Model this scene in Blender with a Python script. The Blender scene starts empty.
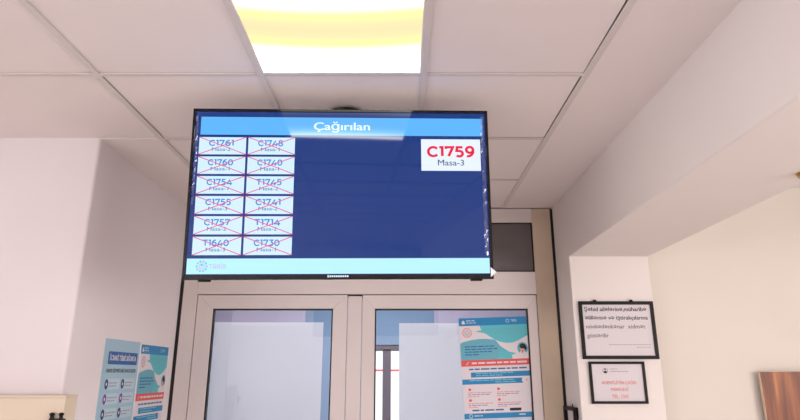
import bpy, bmesh, math, random
from math import radians as R, sin, cos, pi
from mathutils import Vector, Matrix, Euler
random.seed(7)
SC = bpy.context.scene
COL = SC.collection

# ------------------------------------------------------------------ materials
def srgb(r, g, b):
    def c(v):
        v /= 255.0
        return v / 12.92 if v <= 0.04045 else ((v + 0.055) / 1.055) ** 2.4
    return (c(r), c(g), c(b), 1.0)

def mat(name, rgb, rough=0.6, metal=0.0, spec=0.5, noise=0.0, nscale=6.0, bump=0.0, bscale=200.0,
        emit=None, estr=1.0, ior=None, alpha=None):
    m = bpy.data.materials.new(name); m.use_nodes = True
    nt = m.node_tree; p = nt.nodes['Principled BSDF']
    p.inputs['Base Color'].default_value = srgb(*rgb)
    p.inputs['Roughness'].default_value = rough
    p.inputs['Metallic'].default_value = metal
    p.inputs['Specular IOR Level'].default_value = spec
    if ior: p.inputs['IOR'].default_value = ior
    tc = nt.nodes.new('ShaderNodeTexCoord')
    if noise > 0:
        n = nt.nodes.new('ShaderNodeTexNoise'); n.inputs['Scale'].default_value = nscale
        n.inputs['Detail'].default_value = 4
        nt.links.new(tc.outputs['Object'], n.inputs['Vector'])
        cr = nt.nodes.new('ShaderNodeValToRGB')
        c = srgb(*rgb)
        cr.color_ramp.elements[0].position = 0.3; cr.color_ramp.elements[1].position = 0.7
        cr.color_ramp.elements[0].color = (c[0]*(1-noise), c[1]*(1-noise), c[2]*(1-noise), 1)
        cr.color_ramp.elements[1].color = (min(1, c[0]*(1+noise*.5)), min(1, c[1]*(1+noise*.5)), min(1, c[2]*(1+noise*.5)), 1)
        nt.links.new(n.outputs['Fac'], cr.inputs['Fac']); nt.links.new(cr.outputs['Color'], p.inputs['Base Color'])
    if bump > 0:
        n = nt.nodes.new('ShaderNodeTexNoise'); n.inputs['Scale'].default_value = bscale
        nt.links.new(tc.outputs['Object'], n.inputs['Vector'])
        b = nt.nodes.new('ShaderNodeBump'); b.inputs['Strength'].default_value = bump; b.inputs['Distance'].default_value = 0.002
        nt.links.new(n.outputs['Fac'], b.inputs['Height']); nt.links.new(b.outputs['Normal'], p.inputs['Normal'])
    if emit:
        p.inputs['Emission Color'].default_value = srgb(*emit); p.inputs['Emission Strength'].default_value = estr
    return m

def screen_mat(name, rgb, s=1.0):
    # lit pixels behind the glossy screen
    return mat(name, (4, 4, 6), rough=0.05, spec=0.45, emit=rgb, estr=s)

def glass_mat(name, tint=(1, 1, 1), ior=1.5, rough=0.02):
    m = bpy.data.materials.new(name); m.use_nodes = True
    nt = m.node_tree; nt.nodes.remove(nt.nodes['Principled BSDF'])
    out = nt.nodes['Material Output']
    t = nt.nodes.new('ShaderNodeBsdfTransparent'); t.inputs['Color'].default_value = (*tint, 1)
    g = nt.nodes.new('ShaderNodeBsdfGlossy'); g.inputs['Roughness'].default_value = rough
    f = nt.nodes.new('ShaderNodeFresnel'); f.inputs['IOR'].default_value = ior
    mx = nt.nodes.new('ShaderNodeMixShader')
    nt.links.new(f.outputs[0], mx.inputs[0]); nt.links.new(t.outputs[0], mx.inputs[1]); nt.links.new(g.outputs[0], mx.inputs[2])
    nt.links.new(mx.outputs[0], out.inputs['Surface'])
    return m

def film_mat(name, rgb, trans=0.25):
    m = bpy.data.materials.new(name); m.use_nodes = True
    nt = m.node_tree; nt.nodes.remove(nt.nodes['Principled BSDF'])
    out = nt.nodes['Material Output']
    d = nt.nodes.new('ShaderNodeBsdfDiffuse'); d.inputs['Color'].default_value = srgb(*rgb)
    tl = nt.nodes.new('ShaderNodeBsdfTranslucent'); tl.inputs['Color'].default_value = srgb(*rgb)
    tr = nt.nodes.new('ShaderNodeBsdfTransparent')
    a = nt.nodes.new('ShaderNodeMixShader'); a.inputs[0].default_value = 0.6
    b = nt.nodes.new('ShaderNodeMixShader'); b.inputs[0].default_value = trans
    nt.links.new(d.outputs[0], a.inputs[1]); nt.links.new(tl.outputs[0], a.inputs[2])
    nt.links.new(a.outputs[0], b.inputs[1]); nt.links.new(tr.outputs[0], b.inputs[2])
    nt.links.new(b.outputs[0], out.inputs['Surface'])
    return m

def wood_mat():
    m = mat('walnut_laminate', (140, 75, 45), rough=0.4, spec=0.4)
    nt = m.node_tree; p = nt.nodes['Principled BSDF']
    tc = nt.nodes.new('ShaderNodeTexCoord'); mp = nt.nodes.new('ShaderNodeMapping')
    mp.inputs['Scale'].default_value = (9, 9, 0.7); mp.inputs['Rotation'].default_value = (0, R(-6), 0)
    nt.links.new(tc.outputs['Object'], mp.inputs['Vector'])
    n = nt.nodes.new('ShaderNodeTexNoise'); n.inputs['Scale'].default_value = 2.2; n.inputs['Detail'].default_value = 6
    n.inputs['Distortion'].default_value = 0.6
    nt.links.new(mp.outputs[0], n.inputs['Vector'])
    cr = nt.nodes.new('ShaderNodeValToRGB'); e = cr.color_ramp.elements
    e[0].position = 0.32; e[0].color = srgb(92, 44, 20)
    e[1].position = 0.72; e[1].color = srgb(182, 112, 62)
    k = e.new(0.5); k.color = srgb(128, 66, 32)
    k = e.new(0.62); k.color = srgb(150, 86, 46)
    nt.links.new(n.outputs['Fac'], cr.inputs['Fac'])
    mp2 = nt.nodes.new('ShaderNodeMapping'); mp2.inputs['Scale'].default_value = (120, 120, 3)
    nt.links.new(tc.outputs['Object'], mp2.inputs['Vector'])
    n2 = nt.nodes.new('ShaderNodeTexNoise'); n2.inputs['Scale'].default_value = 1.5
    nt.links.new(mp2.outputs[0], n2.inputs['Vector'])
    mx = nt.nodes.new('ShaderNodeMix'); mx.data_type = 'RGBA'; mx.blend_type = 'OVERLAY'; mx.inputs[0].default_value = 0.3
    nt.links.new(cr.outputs[0], mx.inputs[6]); nt.links.new(n2.outputs['Fac'], mx.inputs[7])
    nt.links.new(mx.outputs[2], p.inputs['Base Color'])
    return m

def lamp_mat():
    # two tubes behind an opal sheet: bright bands near both ends, warmer and weaker between
    m = bpy.data.materials.new('lit_opal_diffuser'); m.use_nodes = True
    nt = m.node_tree; nt.nodes.remove(nt.nodes['Principled BSDF'])
    out = nt.nodes['Material Output']
    tc = nt.nodes.new('ShaderNodeTexCoord'); sp = nt.nodes.new('ShaderNodeSeparateXYZ')
    nt.links.new(tc.outputs['Object'], sp.inputs[0])
    def math_(op, a, b=None, c=None):
        n = nt.nodes.new('ShaderNodeMath'); n.operation = op
        for i, v in enumerate((a, b, c)):
            if v is None: continue
            if isinstance(v, (int, float)): n.inputs[i].default_value = v
            else: nt.links.new(v, n.inputs[i])
        return n.outputs[0]
    x2 = math_('MULTIPLY', sp.outputs['X'], sp.outputs['X'])
    yy = math_('MULTIPLY_ADD', x2, 0.30, math_('SUBTRACT', sp.outputs['Y'], 0.024))
    ay = math_('ABSOLUTE', yy)
    cr = nt.nodes.new('ShaderNodeValToRGB'); e = cr.color_ramp.elements
    sc = math_('DIVIDE', ay, 0.3); nt.links.new(sc, cr.inputs['Fac'])
    k = 1 / 14.0
    e[0].position = 0.0; e[0].color = (1.02*k, .80*k, .46*k, 1)
    e[1].position = 1.0; e[1].color = (.8, .79, .74, 1)
    q = e.new(0.12); q.color = (1.05*k, .84*k, .46*k, 1)
    q = e.new(0.27); q.color = (1.2*k, 1.02*k, .42*k, 1)
    q = e.new(0.38); q.color = (1.8*k, 1.7*k, 1.0*k, 1)
    q = e.new(0.60); q.color = (.32, .31, .29, 1)
    q = e.new(0.80); q.color = (.85, .84, .80, 1)
    q = e.new(0.93); q.color = (1, 1, .95, 1)
    em = nt.nodes.new('ShaderNodeEmission'); em.inputs['Strength'].default_value = 14.0
    nt.links.new(cr.outputs[0], em.inputs['Color']); nt.links.new(em.outputs[0], out.inputs['Surface'])
    return m

M = {}
M['wall'] = mat('white_wall_paint', (238, 229, 231), rough=0.75, spec=0.25, noise=0.02, nscale=2.0, bump=0.08, bscale=120)
M['wall_cream'] = mat('cream_wall_paint', (227, 219, 210), rough=0.75, spec=0.25, noise=0.02, nscale=2.0, bump=0.08, bscale=120)
M['beam'] = mat('off_white_beam_paint', (238, 229, 225), rough=0.75, spec=0.25, noise=0.02, nscale=2.0)
M['tile'] = mat('vinyl_ceiling_tile', (244, 233, 231), rough=0.6, spec=0.3, noise=0.015, nscale=3.0)
M['grid'] = mat('painted_grid_steel', (222, 212, 209), rough=0.4, spec=0.5)
M['plenum'] = mat('dark_plenum', (38, 30, 26), rough=0.9)
M['floor'] = mat('stone_floor_tile', (224, 216, 212), rough=0.35, noise=0.06, nscale=8)
M['alu'] = mat('satin_aluminium_paint', (228, 216, 214), rough=0.38, spec=0.45, noise=0.03, nscale=1.6)
M['alu_warm'] = mat('yellowish_aluminium_paint', (212, 193, 170), rough=0.45, spec=0.4, noise=0.13, nscale=3.2)  # yellower mottled tone for the right jamb
M['rubber'] = mat('black_rubber', (14, 12, 14), rough=0.5)
M['black'] = mat('black_plastic', (6, 5, 6), rough=0.4, spec=0.3)
M['bezel'] = mat('gloss_black_bezel', (5, 4, 5), rough=0.10, spec=0.5, ior=1.45)
M['blackframe'] = mat('black_frame_moulding', (9, 7, 8), rough=0.45, spec=0.25)
M['glass'] = glass_mat('clear_glass')
M['smoke'] = mat('smoked_transom_panel', (104, 96, 98), rough=0.22, spec=0.5, noise=0.08, nscale=1.5)
M['film'] = film_mat('translucent_film', (214, 216, 222), 0.12)
M['paper'] = mat('white_paper', (222, 214, 218), rough=0.7, spec=0.2)
M['cream_board'] = mat('cream_laminate', (222, 206, 184), rough=0.5)
M['wood'] = wood_mat()
M['edgeband'] = mat('pale_edge_banding', (226, 196, 168), rough=0.5)
M['brass'] = mat('brass', (190, 150, 70), rough=0.3, metal=0.9)
M['blue_paint'] = mat('blue_wall_paint', (92, 118, 146), rough=0.6)
M['lilac'] = mat('lilac_corridor_paint', (146, 143, 166), rough=0.7)
M['winframe'] = mat('dark_window_frame', (62, 56, 70), rough=0.5)
M['redtape'] = mat('red_strip', (200, 60, 50), rough=0.5)
M['lampframe'] = mat('white_steel_lamp_frame', (232, 222, 218), rough=0.4)
M['lamp'] = lamp_mat()
M['plastic_film'] = glass_mat('protective_plastic', tint=(.75, .76, .85), ior=2.2, rough=0.15)
M['white_plastic'] = mat('white_plastic', (232, 232, 236), rough=0.4)
# screen colours
M['s_navy'] = screen_mat('screen_navy', (6, 54, 128), 0.9)
M['s_head'] = screen_mat('screen_header_blue', (88, 176, 246), 1.0)
M['s_card'] = screen_mat('screen_card_white', (206, 232, 250), 1.0)
M['s_big'] = screen_mat('screen_big_card', (226, 236, 250), 1.0)
M['s_foot'] = screen_mat('screen_footer', (176, 232, 250), 1.05)
M['s_num'] = screen_mat('screen_ticket_blue', (50, 136, 208), 1.0)
M['s_desk'] = screen_mat('screen_desk_blue', (92, 138, 184), 1.0)
M['s_cross'] = screen_mat('screen_cross_pink', (222, 70, 130), 1.0)
M['s_red'] = screen_mat('screen_red', (228, 16, 64), 1.0)
M['s_slate'] = screen_mat('screen_slate', (44, 84, 120), 1.0)
M['s_white'] = screen_mat('screen_white', (225, 248, 255), 1.0)
M['s_teal'] = screen_mat('screen_teal', (110, 206, 222), 1.0)
M['s_pink'] = screen_mat('screen_pink', (196, 176, 222), 1.0)
# print colours
def pr(n, c): M[n] = mat('print_' + n, c, rough=0.45, spec=0.4)
pr('p_lightblue', (164, 196, 214)); pr('p_navy', (30, 92, 160)); pr('p_white', (226, 218, 224)); pr('p_darknavy', (24, 54, 104))
pr('p_purple', (120, 70, 150)); pr('p_teal', (92, 190, 202)); pr('p_blue', (36, 134, 190)); pr('p_red', (226, 90, 88))
pr('p_grey', (150, 150, 165)); pr('p_black', (34, 32, 40)); pr('p_skin', (220, 170, 150)); pr('p_pink', (226, 150, 160))
pr('p_panel', (190, 210, 224)); pr('p_midteal', (104, 176, 196)); pr('p_text', (58, 54, 62)); pr('p_text2', (104, 98, 106)); pr('p_palered', (222, 140, 136))
pr('p_frosty', (214, 206, 210)); pr('p_cyan', (116, 190, 214))

# ------------------------------------------------------------------ helpers
def tag(o, label=None, cat=None, group=None, kind=None):
    if label: o['label'] = label
    if cat: o['category'] = cat
    if group: o['group'] = group
    if kind: o['kind'] = kind
    return o

def empty(name, loc=(0, 0, 0), rot=(0, 0, 0)):
    o = bpy.data.objects.new(name, None); COL.objects.link(o)
    o.location = loc; o.rotation_euler = rot; o.empty_display_size = 0.05
    return o

class MB:
    def __init__(s):
        s.bm = bmesh.new(); s.mats = []
    def mi(s, m):
        if m not in s.mats: s.mats.append(m)
        return s.mats.index(m)
    def box(s, x0, y0, z0, x1, y1, z1, m, bev=0.0, seg=2):
        b = bmesh.new()
        bmesh.ops.create_cube(b, size=1.0)
        for v in b.verts:
            v.co = Vector(((x0+x1)/2 + v.co.x*(x1-x0), (y0+y1)/2 + v.co.y*(y1-y0), (z0+z1)/2 + v.co.z*(z1-z0)))
        if bev > 0: bmesh.ops.bevel(b, geom=b.edges[:], offset=bev, segments=seg, affect='EDGES', profile=0.5)
        s.merge(b, m); return s
    def prism(s, pts, y0, y1, m, bev=0.0):
        """pts: (x, z) outline, extruded along y"""
        b = bmesh.new()
        f = [b.verts.new((p[0], y0, p[1])) for p in pts]
        g = [b.verts.new((p[0], y1, p[1])) for p in pts]
        n = len(pts)
        b.faces.new(f); b.faces.new(g[::-1])
        for i in range(n): b.faces.new((f[i], f[(i+1) % n], g[(i+1) % n], g[i]))
        bmesh.ops.recalc_face_normals(b, faces=b.faces[:])
        if bev > 0: bmesh.ops.bevel(b, geom=b.edges[:], offset=bev, segments=1, affect='EDGES')
        s.merge(b, m); return s
    def cyl(s, p0, p1, r0, r1, m, seg=24):
        p0 = Vector(p0); p1 = Vector(p1); d = p1 - p0
        b = bmesh.new()
        bmesh.ops.create_cone(b, cap_ends=True, segments=seg, radius1=r0, radius2=r1, depth=d.length)
        q = d.to_track_quat('Z', 'Y').to_matrix().to_4x4()
        bmesh.ops.transform(b, matrix=Matrix.Translation((p0+p1)/2) @ q, verts=b.verts[:])
        s.merge(b, m); return s
    def sphere(s, c, r, m, sc=(1, 1, 1)):
        b = bmesh.new(); bmesh.ops.create_uvsphere(b, u_segments=20, v_segments=12, radius=r)
        for v in b.verts: v.co = Vector((v.co.x*sc[0]+c[0], v.co.y*sc[1]+c[1], v.co.z*sc[2]+c[2]))
        s.merge(b, m); return s
    def merge(s, b, m):
        i = s.mi(m)
        for f in b.faces: f.material_index = i
        me = bpy.data.meshes.new('t'); b.to_mesh(me); b.free()
        s.bm.from_mesh(me); bpy.data.meshes.remove(me)
    # flat printed layers on the local plane y = -lay*step, x to the right, z up
    def poly(s, pts, m, lay=1, step=0.00025):
        i = s.mi(m)
        f = s.bm.faces.new([s.bm.verts.new((p[0], s.y0 - lay*step, p[1])) for p in pts])
        f.material_index = i
        f.normal_update()
        if f.normal.y > 0: f.normal_flip()
    y0 = 0.0
    def rect(s, x0, z0, x1, z1, m, lay=1, r=0.0):
        if r <= 0: s.poly([(x0, z0), (x1, z0), (x1, z1), (x0, z1)], m, lay); return
        pts = []
        for cx, cz, a0 in ((x1-r, z0+r, -90), (x1-r, z1-r, 0), (x0+r, z1-r, 90), (x0+r, z0+r, 180)):
            for k in range(5):
                a = R(a0 + k*22.5); pts.append((cx + r*cos(a), cz + r*sin(a)))
        s.poly(pts, m, lay)
    def disc(s, cx, cz, rx, rz, m, lay=1, n=28, a0=0, a1=360):
        s.poly([(cx + rx*cos(R(a0+(a1-a0)*k/n)), cz + rz*sin(R(a0+(a1-a0)*k/n))) for k in range(n)], m, lay)
    def ring(s, cx, cz, r0, r1, m, lay=1, n=28):
        for k in range(n):
            a, b = 2*pi*k/n, 2*pi*(k+1)/n
            s.poly([(cx+r0*cos(a), cz+r0*sin(a)), (cx+r1*cos(a), cz+r1*sin(a)), (cx+r1*cos(b), cz+r1*sin(b)), (cx+r0*cos(b), cz+r0*sin(b))], m, lay)
    def line(s, xa, za, xb, zb, w, m, lay=1):
        d = Vector((xb-xa, zb-za)).normalized(); n = Vector((-d.y, d.x)) * w/2
        s.poly([(xa+n.x, za+n.y), (xb+n.x, zb+n.y), (xb-n.x, zb-n.y), (xa-n.x, za-n.y)], m, lay)
    def text(s, txt, x0, z0, x1, z1, m, lay=2, bold=0.02):
        """lettering stretched to the box; z0 is the baseline, z1 the capital height"""
        cu = bpy.data.curves.new('t', 'FONT'); cu.body = txt; cu.size = 1.0
        cu.resolution_u = 3; cu.fill_mode = 'FRONT'
        o = bpy.data.objects.new('t', cu); COL.objects.link(o)
        dg = bpy.context.evaluated_depsgraph_get(); dg.update()
        me = bpy.data.meshes.new_from_object(o.evaluated_get(dg))
        xs = [v.co.x for v in me.vertices]; a, b = min(xs), max(xs)
        sx = (x1-x0)/(b-a+2*bold); sz = (z1-z0)/CAP; i = s.mi(m)
        for n, (ox, oz) in enumerate(((-bold, 0), (0, bold*.4), (0, -bold*.4), (bold, 0)) if bold > 0 else ((0, 0),)):
            vs = [s.bm.verts.new((x0+(v.co.x-a+bold+ox)*sx, s.y0 - (lay+n*.12)*0.00025, z0+(v.co.y+oz)*sz)) for v in me.vertices]
            for p in me.polygons:
                try: f = s.bm.faces.new([vs[k] for k in p.vertices])
                except ValueError: continue
                f.material_index = i; f.normal_update()
                if f.normal.y > 0: f.normal_flip()
        bpy.data.meshes.remove(me); bpy.data.objects.remove(o); bpy.data.curves.remove(cu)
    def digits(s, txt, x0, z0, x1, z1, m, lay=3, t=.2):
        """geometric ticket lettering drawn as strokes of relative thickness t"""
        def arc(cx, cz, rx, rz, a0, a1, n=12): return [(cx+rx*cos(R(a0+(a1-a0)*k/n)), cz+rz*sin(R(a0+(a1-a0)*k/n))) for k in range(n+1)]
        h = t/2; o = 1-h
        G = {'C': (.86, [arc(.50, .5, .40, .5-h, 42, 318)]),
             'T': (.74, [[(.02, o), (.72, o)], [(.37, o), (.37, h)]]),
             '0': (.80, [arc(.40, .5, .40-h, .5-h, 0, 360, 20)]),
             '1': (.42, [[(.04, o), (.27, o), (.27, h)]]),
             '3': (.72, [[(.06, o), (.58, o), (.33, .60)], arc(.33, .34, .37-h, .34-h+.02, 100, -140)]),
             '4': (.82, [[(.50, o), (.10, .27), (.80, .27)], [(.60, .52), (.60, 0)]]),
             '5': (.72, [[(.60, o), (.17, o), (.13, .57), (.33, .57)], arc(.33, .33, .37-h, .24+.0, 90, -140)]),
             '6': (.74, [arc(.37, .33, .37-h, .33-h+.03, 0, 360, 20), arc(.52, .42, .42, .58-h, 175, 78)]),
             '7': (.72, [[(.08, .74), (.08, o), (.62, o), (.28, h)]]),
             '8': (.74, [arc(.37, .30, .37-h, .30-h+.02, 0, 360, 20), arc(.37, .74, .33-h, .26-h, 0, 360, 18)]),
             '9': (.74, [arc(.37, .67, .37-h, .33-h+.03, 0, 360, 20), arc(.22, .58, .42, .58-h, -5, -102)])}
        adv = .06; tot = sum(G[c][0] for c in txt) + adv*(len(txt)-1)
        sx = (x1-x0)/tot; sz = z1-z0; x = 0
        for c in txt:
            w, st = G[c]
            for pl in st:
                P = [Vector((p[0]+x, p[1])) for p in pl]
                L = []; Rr = []
                for k, p in enumerate(P):
                    closed = (P[0]-P[-1]).length < 1e-4
                    a = P[k-1] if k else (P[-2] if closed else None); b = P[k+1] if k < len(P)-1 else (P[1] if closed else None)
                    d0 = (p-a).normalized() if a is not None else (b-p).normalized()
                    d1 = (b-p).normalized() if b is not None else d0
                    n = Vector((-(d0+d1).y, (d0+d1).x)).normalized()
                    q = max(.45, n.dot(Vector((-d0.y, d0.x))))
                    L.append(p+n*h/q); Rr.append(p-n*h/q)
                for k in range(len(P)-1):
                    s.poly([(x0+v.x*sx, z0+v.y*sz) for v in (L[k], L[k+1], Rr[k+1], Rr[k])], m, lay)
            x += w + adv
    def words(s, x0, x1, z, h, m, lay=2, seed=1, ragged=0.1):
        """a line of print too small to read"""
        rn = random.Random(seed); x = x0; xe = x1 - rn.random()*ragged*(x1-x0)
        while x < xe - 2*h:
            w = min(rn.uniform(2.5, 7)*h, xe-x); s.rect(x, z, x+w, z+h, m, lay); x += w + 0.9*h
    def build(s, name, parent=None, loc=None, rot=None, smooth=False):
        me = bpy.data.meshes.new(name); s.bm.to_mesh(me); s.bm.free()
        for m in s.mats: me.materials.append(M[m])
        if smooth:
            for p in me.polygons: p.use_smooth = True
        o = bpy.data.objects.new(name, me); COL.objects.link(o)
        if parent: o.parent = parent
        if loc: o.location = loc
        if rot: o.rotation_euler = rot
        return o
CAP = 0.70

CH = 2.603      # ceiling height
# ================================================================== setting
def struct(name, mb, **k):
    o = mb.build(name, **k); o['kind'] = 'structure'; return o

struct('floor', MB().box(-4.0, -6.0, -0.1, 4.5, 7.3, 0.0, 'floor'))
# wall block on the left that comes forward of the doors
struct('wall_left', MB().box(-4.0, 2.49, 0, -1.39, 3.85, 2.9, 'wall', bev=0.012, seg=3))
struct('wall_far_left', MB().box(-4.15, -6.0, 0, -4.0, 3.85, 2.9, 'wall'))
struct('wall_rear', MB().box(-4.15, -6.15, 0, 4.5, -6.0, 2.9, 'wall'))
def fill_window(name, x, xo, y0, y1):  # unseen window bars, added to go with the side fill lights
    w = MB()
    for k in range(4):
        y = y0 + (y1-y0-.05)*k/3; w.box(min(x, xo), y, .9, max(x, xo), y+.05, 2.2, 'white_plastic')
    w.box(min(x, xo), y0, .86, max(x, xo), y1, .92, 'white_plastic').box(min(x, xo), y0, 2.17, max(x, xo), y1, 2.23, 'white_plastic')
    struct(name, w)
fill_window('added_window_left', -3.98, -3.90, -5.6, -.6)
fill_window('added_window_right', 4.48, 4.40, -4.0, 1.0)
# right wall: stub beside the doors, thick beam over a wide opening
rb = MB()
rb.box(1.0, 3.37, 0, 1.47, 3.95, 2.9, 'beam', bev=0.006)
rb.box(1.0, -6.0, 2.223, 1.47, 3.372, 2.9, 'beam', bev=0.006)
struct('wall_right', rb)
struct('wall_side_room', MB().box(1.46, 3.52, 0, 4.5, 3.7, 2.9, 'wall_cream'))
struct('wall_far_right', MB().box(4.5, -6.0, 0, 4.65, 3.7, 2.9, 'wall_cream'))
struct('ceiling_side_room', MB().box(1.47, -6.0, 2.7, 4.5, 3.6, 2.8, 'beam'))

# suspended ceiling
gx = [-1.107, -0.509, 0.087, 0.680]
gy = [1.298 + 0.597*k for k in range(-13, 4)]   # ..., 1.298, 1.895, 2.492, 3.089
ce = MB(); rnd = random.Random(3)
LIGHTS = [(-0.509, 1.298)]
def tile(x0, y0, x1, y1, o=(0, 0, 0, 0)):
    # o: how far each corner's x is pulled in (near-left, near-right, far-right, far-left)
    b = bmesh.new(); z = CH + 0.004 + rnd.uniform(0, .0008)
    P = [(x0+o[0], y0), (x1-o[1], y0), (x1-o[2], y1), (x0+o[3], y1)]
    lo = [b.verts.new((p[0], p[1], z)) for p in P]; hi = [b.verts.new((p[0], p[1], z+0.015)) for p in P]
    b.faces.new(lo[::-1]); b.faces.new(hi)
    for i in range(4): b.faces.new((lo[i], lo[(i+1) % 4], hi[(i+1) % 4], hi[i]))
    bmesh.ops.recalc_face_normals(b, faces=b.faces[:])
    ce.merge(b, 'tile')
rows = gy + [3.66]
for j in range(len(rows)-1):
    y0, y1 = rows[j], rows[j+1]
    for i in range(3):
        if any(abs(gx[i]-lx) < .05 and abs(y0-ly) < .05 for lx, ly in LIGHTS): continue
        o = [0.003]*4
        if i == 2 and abs(y0-1.298) < .05: o = [.003, .0165, .0115, .003]
        if i == 2 and abs(y0-1.895) < .05: o = [.003, .0150, .0130, .003]
        if i == 2 and abs(y0-2.492) < .05: o = [.003, .012, .003, .003]
        if i == 0 and abs(y0-1.895) < .05: o = [.0135, .003, .003, .012]
        tile(gx[i]+.001, y0+.003, gx[i+1]-.001, y1-.003, o)
    # strips left and right of the tile field
    if y0 < 2.45: tile(-4.0, y0+.003, gx[0]-.001, y1-.003, [0, .0155, .0125, 0] if abs(y0-1.298) < .05 else [0, .003, .003, 0])
ce.box(-1.40, 2.495, CH+.001, gx[0]-.003, 3.66, CH+.02, 'tile')
ce.box(gx[3]+.003, -6, CH+.001, 1.02, 3.66, CH+.02, 'tile')
ce.box(-4.0, -6.0, 2.78, 1.02, 3.85, 2.9, 'plenum')
struct('ceiling', ce)
gr = MB()
for i, x in enumerate(gx):
    gr.box(x-.012, -6.0, CH-.002, x+.012, 3.65, CH+.003, 'grid', bev=.0008, seg=1)
    gr.box(x-.0015, -6.0, CH+.003, x+.0015, 3.65, CH+.04, 'grid')
for y in gy:
    gr.box(gx[0], y-.010, CH-.0012, gx[3], y+.010, CH+.003, 'grid', bev=.0006, seg=1)
    if y < 2.4: gr.box(-4.0, y-.010, CH-.0012, gx[0], y+.010, CH+.003, 'grid', bev=.0006, seg=1)
struct('trim_1', gr)

# ------------------------------------------------------------------ door wall
D = 3.65
fr = MB()
fr.box(-1.368, D, 0, -1.277, D+.08, CH-.004, 'alu', bev=.002)
fr.box(0.862, D, 0, 0.982, D+.08, CH-.004, 'alu_warm', bev=.003)
fr.box(-1.277, D+.0004, 2.506, 0.862, D+.08, CH-.004, 'alu', bev=.002)
fr.box(-1.277, D+.0004, 2.038, 0.862, D+.08, 2.181, 'alu', bev=.002)
fr.box(-0.24, D+.0004, 2.181, -0.14, D+.08, 2.506, 'alu', bev=.002)
fr.box(-1.38, D+.012, 0, 0.995, D+.05, 0.02, 'alu')
struct('trim_2', fr)
sl = MB()
sl.box(0.981, D+.004, 0, 1.001, D+.05, CH-.004, 'rubber')
sl.box(-1.391, D+.004, 0, -1.367, D+.05, CH-.004, 'rubber')
sl.box(-1.30, D+.03, 2.02, 0.89, D+.05, 2.045, 'rubber')
sl.box(-1.30, D+.03, 0, -1.265, D+.05, 2.04, 'rubber').box(0.865, D+.03, 0, 0.89, D+.05, 2.04, 'rubber')
struct('trim_3', sl)
# transom lights
tr = empty('window_1', (0, D, 2.18)); tr['kind'] = 'structure'
for a, b in ((-1.277, -0.24), (-0.14, 0.862)):
    g = MB()
    g.box(a, .012, .001, b, .03, .009, 'rubber').box(a, .012, .318, b, .03, .326, 'rubber')
    g.box(a, .012, .001, a+.008, .03, .326, 'rubber').box(b-.008, .012, .001, b, .03, .326, 'rubber')
    g.build('gasket', tr)
    MB().box(a+.006, .018, .006, b-.006, .024, .322, 'smoke').build('pane', tr)

def leaf(name, x0, x1, gx0, gx1, side):
    r = empty(name, ((x0+x1)/2, D, 0)); r['kind'] = 'structure'
    w = (x1-x0)/2; cx = (x0+x1)/2
    z0, z1, gz0, gz1 = 0.012, 2.033, 0.30, 1.948
    a, b = gx0-cx, gx1-cx
    y0, y1 = 0.002, 0.05
    fl = MB()
    fl.prism([(-w, z0), (a, gz0), (a, gz1), (-w, z1)], y0, y1, 'alu', bev=.0028).build('stile', r)
    MB().prism([(w, z0), (w, z1), (b, gz1), (b, gz0)], y0, y1, 'alu', bev=.0028).build('stile', r)
    MB().prism([(-w, z1), (a, gz1), (b, gz1), (w, z1)], y0, y1, 'alu', bev=.0028).build('rail', r)
    MB().prism([(-w, z0), (w, z0), (b, gz0), (a, gz0)], y0, y1, 'alu', bev=.0028).build('rail', r)
    g = MB()
    t = .008
    g.box(a, .010, gz0, a+t, .04, gz1, 'rubber').box(b-t, .010, gz0, b, .04, gz1, 'rubber')
    g.box(a, .010, gz0, b, .04, gz0+t, 'rubber').box(a, .010, gz1-t, b, .04, gz1, 'rubber')
    g.build('gasket', r)
    MB().box(a+.004, .020, gz0+.004, b-.004, .026, gz1-.004, 'glass').build('pane', r)
    # lever handle
    hx = (w-.045) if side > 0 else (-w+.04)
    h = MB().box(hx-.018, -.008, .93, hx+.018, .003, 1.17, 'alu', bev=.003)
    h.cyl((hx, -.008, 1.08), (hx, -.055, 1.08), .009, .009, 'alu')
    h.box(min(hx, hx-side*.12), -.062, 1.07, max(hx, hx-side*.12), -.048, 1.09, 'alu', bev=.004)
    h.build('handle', r)
    return r
d1 = leaf('door_1', -1.273, -0.331, -1.172, -0.420, 1)
d2 = leaf('door_2', -0.236, 0.858, -0.157, 0.801, -1)
MB().box(-.3265+.802, 0.001, .012, -.2405+.802, .05, 2.026, 'alu', bev=.003).build('meeting_stile', d1)
# white translucent sheets just behind the panes
tag(MB().box(-1.160, D+.0275, .42, -0.479, D+.0285, 1.865, 'film').build('translucent_sheet'),
    'white translucent sheet behind the glass of the left door leaf', 'privacy film')
tag(MB().box(-0.006, D+.0275, .42, 0.790, D+.0285, 1.860, 'film').build('translucent_sheet'),
    'white translucent sheet behind the right door leaf, partly covered by the health poster', 'privacy film')

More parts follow.
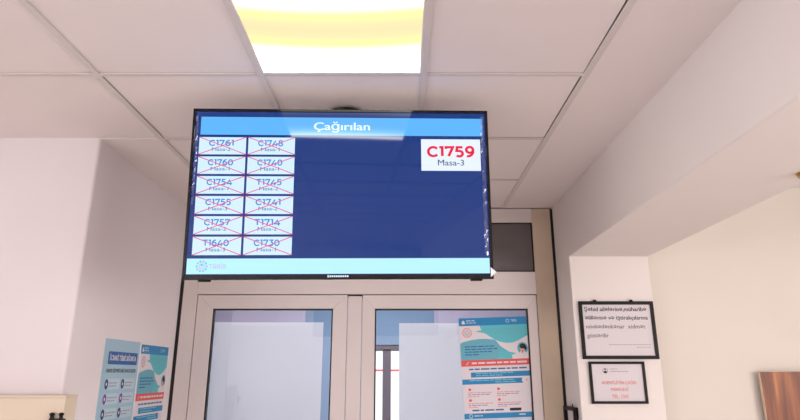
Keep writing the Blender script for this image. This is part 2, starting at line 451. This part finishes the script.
# ------------------------------------------------------------------ corridor behind the doors
struct('wall_corridor_left', MB().box(-2.6, 3.85, 0, -2.45, 7.3, 2.9, 'lilac'))
struct('wall_corridor_right', MB().box(2.2, 3.75, 0, 2.35, 7.3, 2.9, 'lilac'))
wc = MB()
wc.box(-2.6, 6.5, 0, -1.05, 6.7, 2.9, 'lilac').box(0.38, 6.5, 0, 2.35, 6.7, 2.9, 'lilac')
wc.box(-1.05, 6.52, 0, -0.275, 6.7, 2.9, 'blue_paint').box(-0.275, 6.52, 1.865, 0.38, 6.7, 2.9, 'blue_paint')
wc.box(-0.275, 6.52, 0, 0.38, 6.7, 0.5, 'blue_paint')
struct('wall_corridor_end', wc)
w3 = MB()
w3.box(-0.275, 6.54, 1.80, 0.38, 6.60, 1.866, 'winframe').box(-0.275, 6.54, 0.5, 0.38, 6.60, .56, 'winframe')
w3.box(-0.19, 6.54, 0.5, -0.10, 6.60, 1.82, 'winframe').box(0.10, 6.54, 0.5, .16, 6.60, 1.82, 'winframe')
w3.box(-0.275, 6.55, 1.585, 0.38, 6.58, 1.605, 'redtape')
struct('window_3', w3)
struct('ceiling_corridor', MB().box(-2.6, 3.74, 2.7, 2.35, 6.7, 2.8, 'wall'))
struct('wall_door_header', MB().box(-1.45, 3.735, 2.6, 1.05, 3.85, 2.9, 'wall'))

# ================================================================== ceiling lamps
def troffer(x, y):
    r = empty('ceiling_light', (x+.298, y+.2985, CH))
    f = MB(); a = .290; b = .281
    f.box(-a, -a, -.001, a, -b, .012, 'lampframe', bev=.002).box(-a, b, -.001, a, a, .012, 'lampframe', bev=.002)
    f.box(-a, -b, -.001, -b, b, .012, 'lampframe', bev=.002).box(b, -b, -.001, a, b, .012, 'lampframe', bev=.002)
    f.build('frame', r)
    MB().box(-b, -b, .004, b, b, .008, 'lamp').build('diffuser', r)
    MB().box(-a+.003, -a+.003, .012, a-.003, a-.003, .09, 'lampframe').build('housing', r)
    return r
tag(troffer(*LIGHTS[0]), 'square lit ceiling light panel recessed above and in front of the television', 'ceiling light')

# ================================================================== television
TV = empty('television', (-0.221, 2.056, 2.205))
TV.rotation_mode = 'XYZ'
TV.rotation_euler = (Matrix.Rotation(R(2.3), 3, 'Z') @ Matrix.Rotation(R(4.1), 3, 'X') @ Matrix.Rotation(R(-.57), 3, 'Y')).to_euler('XYZ')
tag(TV, 'black flat television hanging from the ceiling, showing called ticket numbers on a blue screen', 'television')
W2, H2 = .562, .325
h = MB()
h.box(-W2+.02, .010, -H2+.02, W2-.02, .038, H2-.02, 'black', bev=.008)
h.box(-.36, .03, -.25, .36, .072, .12, 'black', bev=.014)
h.build('housing', TV)
bz = MB()
bw = .011
bz.prism([(-W2, -H2), (-W2+bw, -H2+.018), (-W2+bw, H2-bw), (-W2, H2)], -.004, .014, 'bezel', bev=.0012)
bz.prism([(W2, -H2), (W2, H2), (W2-bw, H2-bw), (W2-bw, -H2+.018)], -.004, .014, 'bezel', bev=.0012)
bz.prism([(-W2, H2), (-W2+bw, H2-bw), (W2-bw, H2-bw), (W2, H2)], -.004, .014, 'bezel', bev=.0012)
bz.prism([(-W2, -H2), (W2, -H2), (W2-bw, -H2+.018), (-W2+bw, -H2+.018)], -.004, .014, 'bezel', bev=.0012)
bz.build('bezel', TV)
t = MB(); t.y0 = -.0045
t.rect(-.043, -.318, -.039, -.309, 's_white'); 
for k in range(9): t.rect(-.036+k*.0078, -.3165, -.036+k*.0078+.0058, -.3105, 's_white')
t.build('maker_badge', TV)
for x in (-.485, .50):
    MB().box(x-.022, .0, -H2-.006, x+.022, .02, -H2+.002, 'black', bev=.003).build('lower_clip', TV)
scr = MB(); scr.box(-W2+bw-.001, .0, -H2+.017, W2-bw+.001, .012, H2-bw+.001, 's_navy')
scr = scr.build('screen', TV)
S = lambda mb, n: mb.build(n, scr)
q = MB(); q.rect(-.531, .222, .541, .293, 's_head', 1); S(q, 'header_bar')
q = MB(); q.text('Çağırılan', -.106, .243, .108, .274, 's_white', 3, bold=.02); S(q, 'header_text')
q = MB(); q.rect(-.549, -.304, .549, -.248, 's_foot', 1); S(q, 'footer_bar')
q = MB(); cx, cz = -.495, -.276
for k in range(10):
    a = 2*pi*k/10; q.disc(cx+.018*cos(a), cz+.018*sin(a), .0045, .0045, 's_teal' if k % 2 else 's_pink', 3, n=10)
q.ring(cx, cz, .008, .011, 's_pink', 3, n=16); q.poly([(cx-.007, cz+.008), (cx, cz-.004), (cx+.007, cz+.008)], 's_teal', 4); S(q, 'footer_logo')
q = MB(); q.text('TƏBİB', -.470, -.284, -.408, -.268, 's_pink', 3, bold=0.0); S(q, 'footer_text')
cards = [('C1761', 'Masa-2', 'C1748', 'Masa-1'), ('C1760', 'Masa-1', 'C1740', 'Masa-1'), ('C1754', 'Masa-1', 'T1745', 'Masa-2'),
         ('C1755', 'Masa-3', 'C1741', 'Masa-2'), ('C1757', 'Masa-2', 'T1714', 'Masa-2'), ('T1640', 'Masa-3', 'C1730', 'Masa-1')]
for i, row in enumerate(cards):
    zt = .212 - i*.0760; zb = zt - .0675
    for j in range(2):
        x0 = (-.533, -.350)[j]; x1 = x0 + .1745; xm = (x0+x1)/2 - .004
        q = MB(); q.rect(x0, zb, x1, zt, 's_card', 1)
        q.digits(row[2*j], xm-.047, zt-.0350, xm+.047, zt-.0105, 's_num', 3, t=.185)
        q.text(row[2*j+1], xm-.035, zt-.054, xm+.035, zt-.040, 's_desk', 3, bold=.02)
        q.line(x0, zb, x1, zt, .0032, 's_cross', 5); q.line(x0, zt, x1, zb, .0032, 's_cross', 6)
        S(q, 'ticket_card')
q = MB(); q.rect(.303, .084, .530, .209, 's_big', 1)
q.digits('C1759', .325, .137, .507, .182, 's_red', 3, t=.21); q.text('Masa-3', .366, .105, .466, .128, 's_slate', 3, bold=.008)
S(q, 'ticket_card')
# transport film still peeling from both sides of the screen
def strip(xa, w, za, zb, seed):
    rn = random.Random(seed); b = MB(); n = 34; i = b.mi('plastic_film'); prev = None
    for k in range(n+1):
        z = zb + (za-zb)*k/n
        o = rn.uniform(-.003, .003); d = rn.uniform(.001, .007)
        row = [b.bm.verts.new((xa+o*.6, -.0008, z)), b.bm.verts.new((xa+w*.5+o, -.001-d, z)), b.bm.verts.new((xa+w+o*.4, -.0012-d*.3, z))]
        if prev:
            for c in range(2): b.bm.faces.new((prev[c], prev[c+1], row[c+1], row[c])).material_index = i
        prev = row
    b.build('protective_film', TV)
strip(-.551, .012, .30, -.05, 4); strip(.534, .013, .30, -.24, 9)
MB().prism([(.551, -.318), (.572, -.30), (.551, -.282)], -.006, -.0045, 'white_plastic').build('film_corner', TV)

mt = empty('ceiling_mount', (-0.224, 2.225, CH)); tag(mt, 'black round ceiling mount plate and pole just behind the television top edge', 'tv mount')
MB().cyl((0, 0, -.002), (0, 0, -.016), .072, .066, 'black', 40).build('ceiling_plate', mt)
MB().cyl((0, 0, -.016), (0, 0, -.44), .019, .019, 'black').build('pole', mt)
MB().box(-.06, -.082, -.46, .06, .02, -.38, 'black', bev=.004).build('bracket', mt)

# ================================================================== posters
def poster_services(W=.375, H=.56):
    b = MB(); b.box(0, 0, -H, W, .0012, 0, 'p_lightblue')
    b.rect(.045, -.118, W-.02, -.058, 'p_navy', 1, r=.006)
    b.text('İCBARİ TİBBİ SIĞORTA', .060, -.099, W-.035, -.075, 'p_white', 3, bold=.03)
    b.text('HANSI XİDMƏTLƏRİ ƏHATƏ EDİR?', .040, -.156, W-.025, -.138, 'p_black', 3, bold=.02)
    for r in range(5):
        for c in range(2):
            x = .045 + c*.165; z = -.185 - r*.068
            b.rect(x, z-.050, x+.150, z, 'p_panel', 1, r=.006)
            b.disc(x+.014, z-.025, .017, .024, ('p_darknavy', 'p_purple')[(r) % 2 if r < 4 else 0], 2)
            b.disc(x+.014, z-.025, .006, .008, 'p_white', 3)
            b.words(x+.040, x+.140, z-.022, .005, 'p_grey', 2, seed=r*7+c); b.words(x+.040, x+.115, z-.036, .005, 'p_grey', 2, seed=r*5+c+50)
    return b
def poster_info(W=.420, H=.595):
    b = MB(); b.box(0, 0, -H, W, .0012, 0, 'p_white')
    b.rect(0, -.048, W, 0, 'p_blue', 1)
    b.disc(.028, -.024, .007, .009, 'p_white', 2); b.rect(.018, -.037, .038, -.026, 'p_white', 3)
    b.words(.046, .10, -.020, .006, 'p_panel', 2, seed=3, ragged=0); b.words(.046, .115, -.033, .005, 'p_panel', 2, seed=4, ragged=0)
    b.ring(.305, -.024, .008, .011, 'p_panel', 2, n=14); b.text('TƏBİB', .325, -.030, .362, -.016, 'p_panel', 2, bold=.01)
    # upper right speech shape
    pts = [(.128, -.048), (W, -.048), (W, -.115)] + [(.42-.30*t, -.115-.045*sin(pi*min(1, t*1.25))) for t in (0.08, .2, .32, .45, .58, .7)] + [(.155, -.095), (.100, -.084), (.138, -.077)]
    b.poly(pts, 'p_teal', 1)
    for k, z in enumerate((-.074, -.088, -.102)): b.words(.150+.03*k, .395, z, .006, 'p_midteal', 3, seed=10+k)
    b.ring(.048, -.090, .024, .030, 'p_pink', 1); b.disc(.048, -.090, .021, .021, 'p_frosty', 1)
    b.ring(.048, -.090, .012, .014, 'p_grey', 3, n=14)
    # lower left speech shape
    pts = [(0, -.255), (0, -.155)] + [(.02+.05*k, -.155+.026*sin(pi*(.12+k*.16))) for k in range(5)] + [(.250, -.178), (.300, -.212), (.345, -.222), (.315, -.233), (.318, -.255)]
    b.poly(pts, 'p_midteal', 1); b.poly([(.225, -.255), (.25, -.19), (.300, -.212), (.345, -.222), (.315, -.233), (.318, -.255)], 'p_teal', 2)
    for k, z in enumerate((-.178, -.194, -.210, -.226)): b.words(.028, (.23, .23, .21, .12)[k], z, .006, 'p_navy', 3, seed=20+k)
    # portrait roundel
    b.disc(.385, -.193, .033, .036, 'p_midteal', 1); b.disc(.382, -.197, .013, .017, 'p_skin', 2); b.disc(.386, -.181, .020, .016, 'p_black', 3)
    b.disc(.402, -.192, .008, .014, 'p_black', 3); b.poly([(.362, -.222), (.372, -.212), (.394, -.212), (.406, -.222), (.385, -.229)], 'p_white', 3); b.rect(.378, -.222, .388, -.206, 'p_red', 4)
    b.rect(0, -.292, W, -.255, 'p_red', 1)
    b.line(.032, -.283, .046, -.266, .004, 'p_white', 3); b.words(.065, W-.02, -.279, .010, 'p_white', 3, seed=31, ragged=0)
    b.words(.045, W-.025, -.314, .008, 'p_navy', 3, seed=32, ragged=0)
    b.rect(.055, -.358, W, -.328, 'p_blue', 1); b.words(.085, .34, -.338, .006, 'p_cyan', 3, seed=33); b.words(.085, .26, -.351, .006, 'p_cyan', 3, seed=34)
    b.rect(0, -.398, W-.055, -.368, 'p_blue', 1); b.words(.045, .33, -.379, .006, 'p_cyan', 3, seed=35); b.words(.20, .33, -.391, .006, 'p_cyan', 3, seed=36)
    b.disc(W-.045, -.381, .016, .017, 'p_white', 2); b.line(W-.035, -.388, W-.028, -.374, .004, 'p_red', 3)
    for i, (x, z) in enumerate(((.030, -.425), (.205, -.425), (.030, -.487), (.205, -.487))):
        b.disc(x+.012, z-.003, .009, .008, 'p_red', 2)
        b.words(x, x+.155, z-.024, .005, 'p_pink', 2, seed=40+i); b.words(x, x+.14, z-.035, .005, 'p_grey', 2, seed=50+i); b.words(x, x+.07, z-.046, .005, 'p_pink', 2, seed=60+i)
    b.words(.05, .26, -.552, .008, 'p_navy', 3, seed=71, ragged=0); b.rect(.275, -.556, .345, -.540, 'p_black', 2, r=.004)
    b.rect(0, -H, W, -.565, 'p_blue', 1); b.ring(.040, -.580, .008, .012, 'p_panel', 2, n=14); b.words(.06, .11, -.582, .006, 'p_panel', 2, seed=72)
    b.words(.33, .38, -.582, .008, 'p_panel', 2, seed=73)
    return b
o = poster_services(.378).build('poster', loc=(-1.389, 2.795, 1.716), rot=(0, 0, R(90)))
tag(o, 'pale blue health insurance poster with rows of round icons on the left side wall', 'poster')
o = poster_info().build('poster', loc=(-1.389, 3.190, 1.707), rot=(0, 0, R(90))); o.scale = (.893, 1, 1)
tag(o, 'white and teal information poster on the side wall, beside the pale blue poster', 'poster')
o = poster_info(.424, .595).build('poster', loc=(0.366, D+.0185, 1.888), rot=(0, R(-2.0), 0))
tag(o, 'white and teal information poster stuck on the glass of the right door leaf', 'poster')

# ================================================================== framed notices
def frame(name, w, h, fw, loc, label, cat, content, rot=(0, 0, 0), dep=.014):
    r = empty(name, loc, rot); tag(r, label, cat)
    m = MB()
    m.prism([(0, 0), (fw, -fw), (w-fw, -fw), (w, 0)], -dep, 0, 'blackframe', bev=.0012)
    m.prism([(0, -h), (w, -h), (w-fw, -h+fw), (fw, -h+fw)], -dep, 0, 'blackframe', bev=.0012)
    m.prism([(0, 0), (0, -h), (fw, -h+fw), (fw, -fw)], -dep, 0, 'blackframe', bev=.0012)
    m.prism([(w, 0), (w-fw, -fw), (w-fw, -h+fw), (w, -h)], -dep, 0, 'blackframe', bev=.0012)
    m.build('frame', r)
    c = MB(); c.box(fw-.002, -.006, -h+fw-.002, w-fw+.002, -.002, -fw+.002, 'paper'); c.y0 = -.0062
    content(c); c.build('notice_sheet', r)
    return r
def notice1(c):
    c.text('Şəhid ailələrinə,müharibə', .030, -.056, .388, -.033, 'p_text', 2, bold=.024)
    c.text('əlillərinə və iştirakçılarına', .032, -.104, .392, -.081, 'p_text', 2, bold=.018)
    c.text('növbədənkənar  xidmət', .034, -.154, .372, -.131, 'p_text2', 2, bold=.012)
    c.text('göstərilir', .036, -.204, .158, -.181, 'p_text2', 2, bold=.012)
    c.words(.155, .395, -.246, .003, 'p_grey', 2, seed=5, ragged=0); c.words(.31, .395, -.260, .003, 'p_grey', 2, seed=6, ragged=0)
f1 = frame('framed_notice', .430, .324, .019, (1.031, 3.369, 1.958), 'larger black framed notice with dark lettering, hung above the smaller one on the white pier', 'framed notice', notice1)
for x in (.095, .305): MB().cyl((x, -.010, -.004), (x, -.010, .009), .012, .007, 'blackframe', 14).build('hanging_clip', f1)
def notice2(c):
    c.ring(.090, -.050, .0125, .0145, 'p_text', 2, n=20); c.disc(.090, -.056, .009, .006, 'p_black', 3, n=14); c.disc(.090, -.043, .004, .004, 'p_black', 3, n=12)
    c.words(.118, .165, -.042, .003, 'p_grey', 2, seed=7, ragged=0); c.words(.118, .225, -.055, .003, 'p_grey', 2, seed=8, ragged=0)
    c.text('AGENTLİYİN ÇAĞRI', .064, -.122, .256, -.105, 'p_palered', 2, bold=.03)
    c.text('MƏRKƏZİ', .112, -.158, .210, -.142, 'p_palered', 2, bold=.02)
    c.text('TEL. 1542', .114, -.196, .208, -.177, 'p_palered', 2, bold=.03)
frame('framed_notice', .312, .226, .014, (1.060, 3.369, 1.621), 'smaller black framed notice with pale red lettering, hung directly under the larger one', 'framed notice', notice2)
def blank(c): c.words(.03, .18, -.10, .004, 'p_grey', 2, seed=9)
f3 = frame('picture_frame', .215, .30, .020, (0.999, 3.640, 1.372), 'small black picture frame seen edge on, on the wall right beside the door frame', 'picture frame', blank, rot=(0, 0, R(-90)), dep=.026)
MB().cyl((.13, -.006, -.004), (.13, -.006, .016), .003, .0022, 'blackframe', 10).build('nail', f3)

# ================================================================== other things
b = MB()
b.box(0, 0, -1.562, .9, .018, 0, 'wood', bev=.001)
o = empty('wooden_panel', (2.082, 3.475, 1.566)); tag(o, 'reddish brown wood grain panel standing out from the cream wall at the right edge', 'wood panel')
b.build('board', o)
e = MB(); e.box(-.0012, .0, -1.56, 0, .018, .0012, 'edgeband').box(0, .0, .0, .9, .018, .0015, 'edgeband'); e.build('edge_banding', o)
MB().box(.06, .018, -1.56, .85, .0445, -.06, 'wood').build('backing', o)

cb = empty('cream_cabinet', (-2.25, 2.40, 0)); tag(cb, 'shallow cream cupboard standing against the white wall block at lower left', 'cabinet')
MB().box(-1.0, 0, .05, .930, .087, 1.462, 'cream_board', bev=.002).build('body', cb)
MB().box(-1.0, -.004, 1.462, .932, .087, 1.472, 'cream_board', bev=.002).build('top', cb)
MB().box(-.98, .01, 0, .92, .08, .052, 'black').build('plinth', cb)
for x0, x1 in ((-1.0, -.04), (-.036, .93)):
    d = MB().box(x0+.002, -.016, .06, x1-.002, -.001, 1.30, 'cream_board', bev=.002).build('door', cb)
    hx = x1-.06 if x0 < -.5 else x0+.05
    MB().box(hx-.006, -.04, .7, hx+.006, -.016, .86, 'alu', bev=.003).build('handle', d)

lk = empty('black_clasp', (-1.338, 2.399, 1.375)); tag(lk, 'small black two-knobbed clasp fixed to the right edge of the cream cupboard', 'clasp')
MB().box(-.032, -.010, -.05, .032, 0, .010, 'black', bev=.003).build('plate', lk)
for x in (-.020, .016):
    MB().cyl((x, -.008, .004), (x, -.010, .022), .009, .006, 'black', 16).sphere((x, -.010, .026), .010, 'black', (1, 1, .7)).build('knob', lk)
MB().box(.014, -.026, -.012, .040, -.008, .004, 'black', bev=.003).build('lever', lk)

br = empty('brass_fitting', (1.412, 1.89, 2.223)); tag(br, 'small brass fitting on the underside of the beam at the right edge', 'ceiling fitting')
MB().cyl((0, 0, 0), (0, 0, -.012), .036, .030, 'brass', 32).build('rose', br)
MB().cyl((0, 0, -.012), (0, 0, -.030), .012, .009, 'brass').sphere((0, 0, -.036), .013, 'black').build('hook', br)

# ================================================================== light
def area(name, loc, rot, sx, sy, power, col=(1, 1, 1)):
    l = bpy.data.lights.new(name, 'AREA'); l.shape = 'RECTANGLE'; l.size = sx; l.size_y = sy; l.energy = power; l.color = col
    o = bpy.data.objects.new(name, l); COL.objects.link(o); o.location = loc; o.rotation_euler = rot; return o
area('fill_left', (-3.99, -3.1, 1.55), (0, R(-90), 0), 1.25, 5.0, 122, (.96, .97, 1))     # added fill light from the unseen left wall
area('fill_right', (4.49, -1.5, 1.55), (0, R(90), 0), 1.25, 5.0, 172, (1, .98, .96))        # added fill light from the unseen end of the side room
area('fill_corridor', (-0.3, 5.0, 2.65), (0, 0, 0), 1.8, 1.0, 95, (.96, .97, 1))                  # added unseen light, brightens the door sheets from behind
w = bpy.data.worlds.new('World'); SC.world = w; w.use_nodes = True
w.node_tree.nodes['Background'].inputs[0].default_value = (.86, .92, 1, 1); w.node_tree.nodes['Background'].inputs[1].default_value = 1.3

# ================================================================== camera
cam = bpy.data.cameras.new('Camera'); co = bpy.data.objects.new('Camera', cam); COL.objects.link(co)
co.location = (0, 0, 1.55); co.rotation_euler = (R(90+15.9), 0, 0)
cam.sensor_width = 36; cam.lens = 26.01; cam.clip_start = .02
SC.camera = co
vs = SC.view_settings; vs.view_transform = 'Standard'; vs.look = 'None'; vs.gamma = 1; vs.exposure = 0.13; vs.use_curve_mapping = False
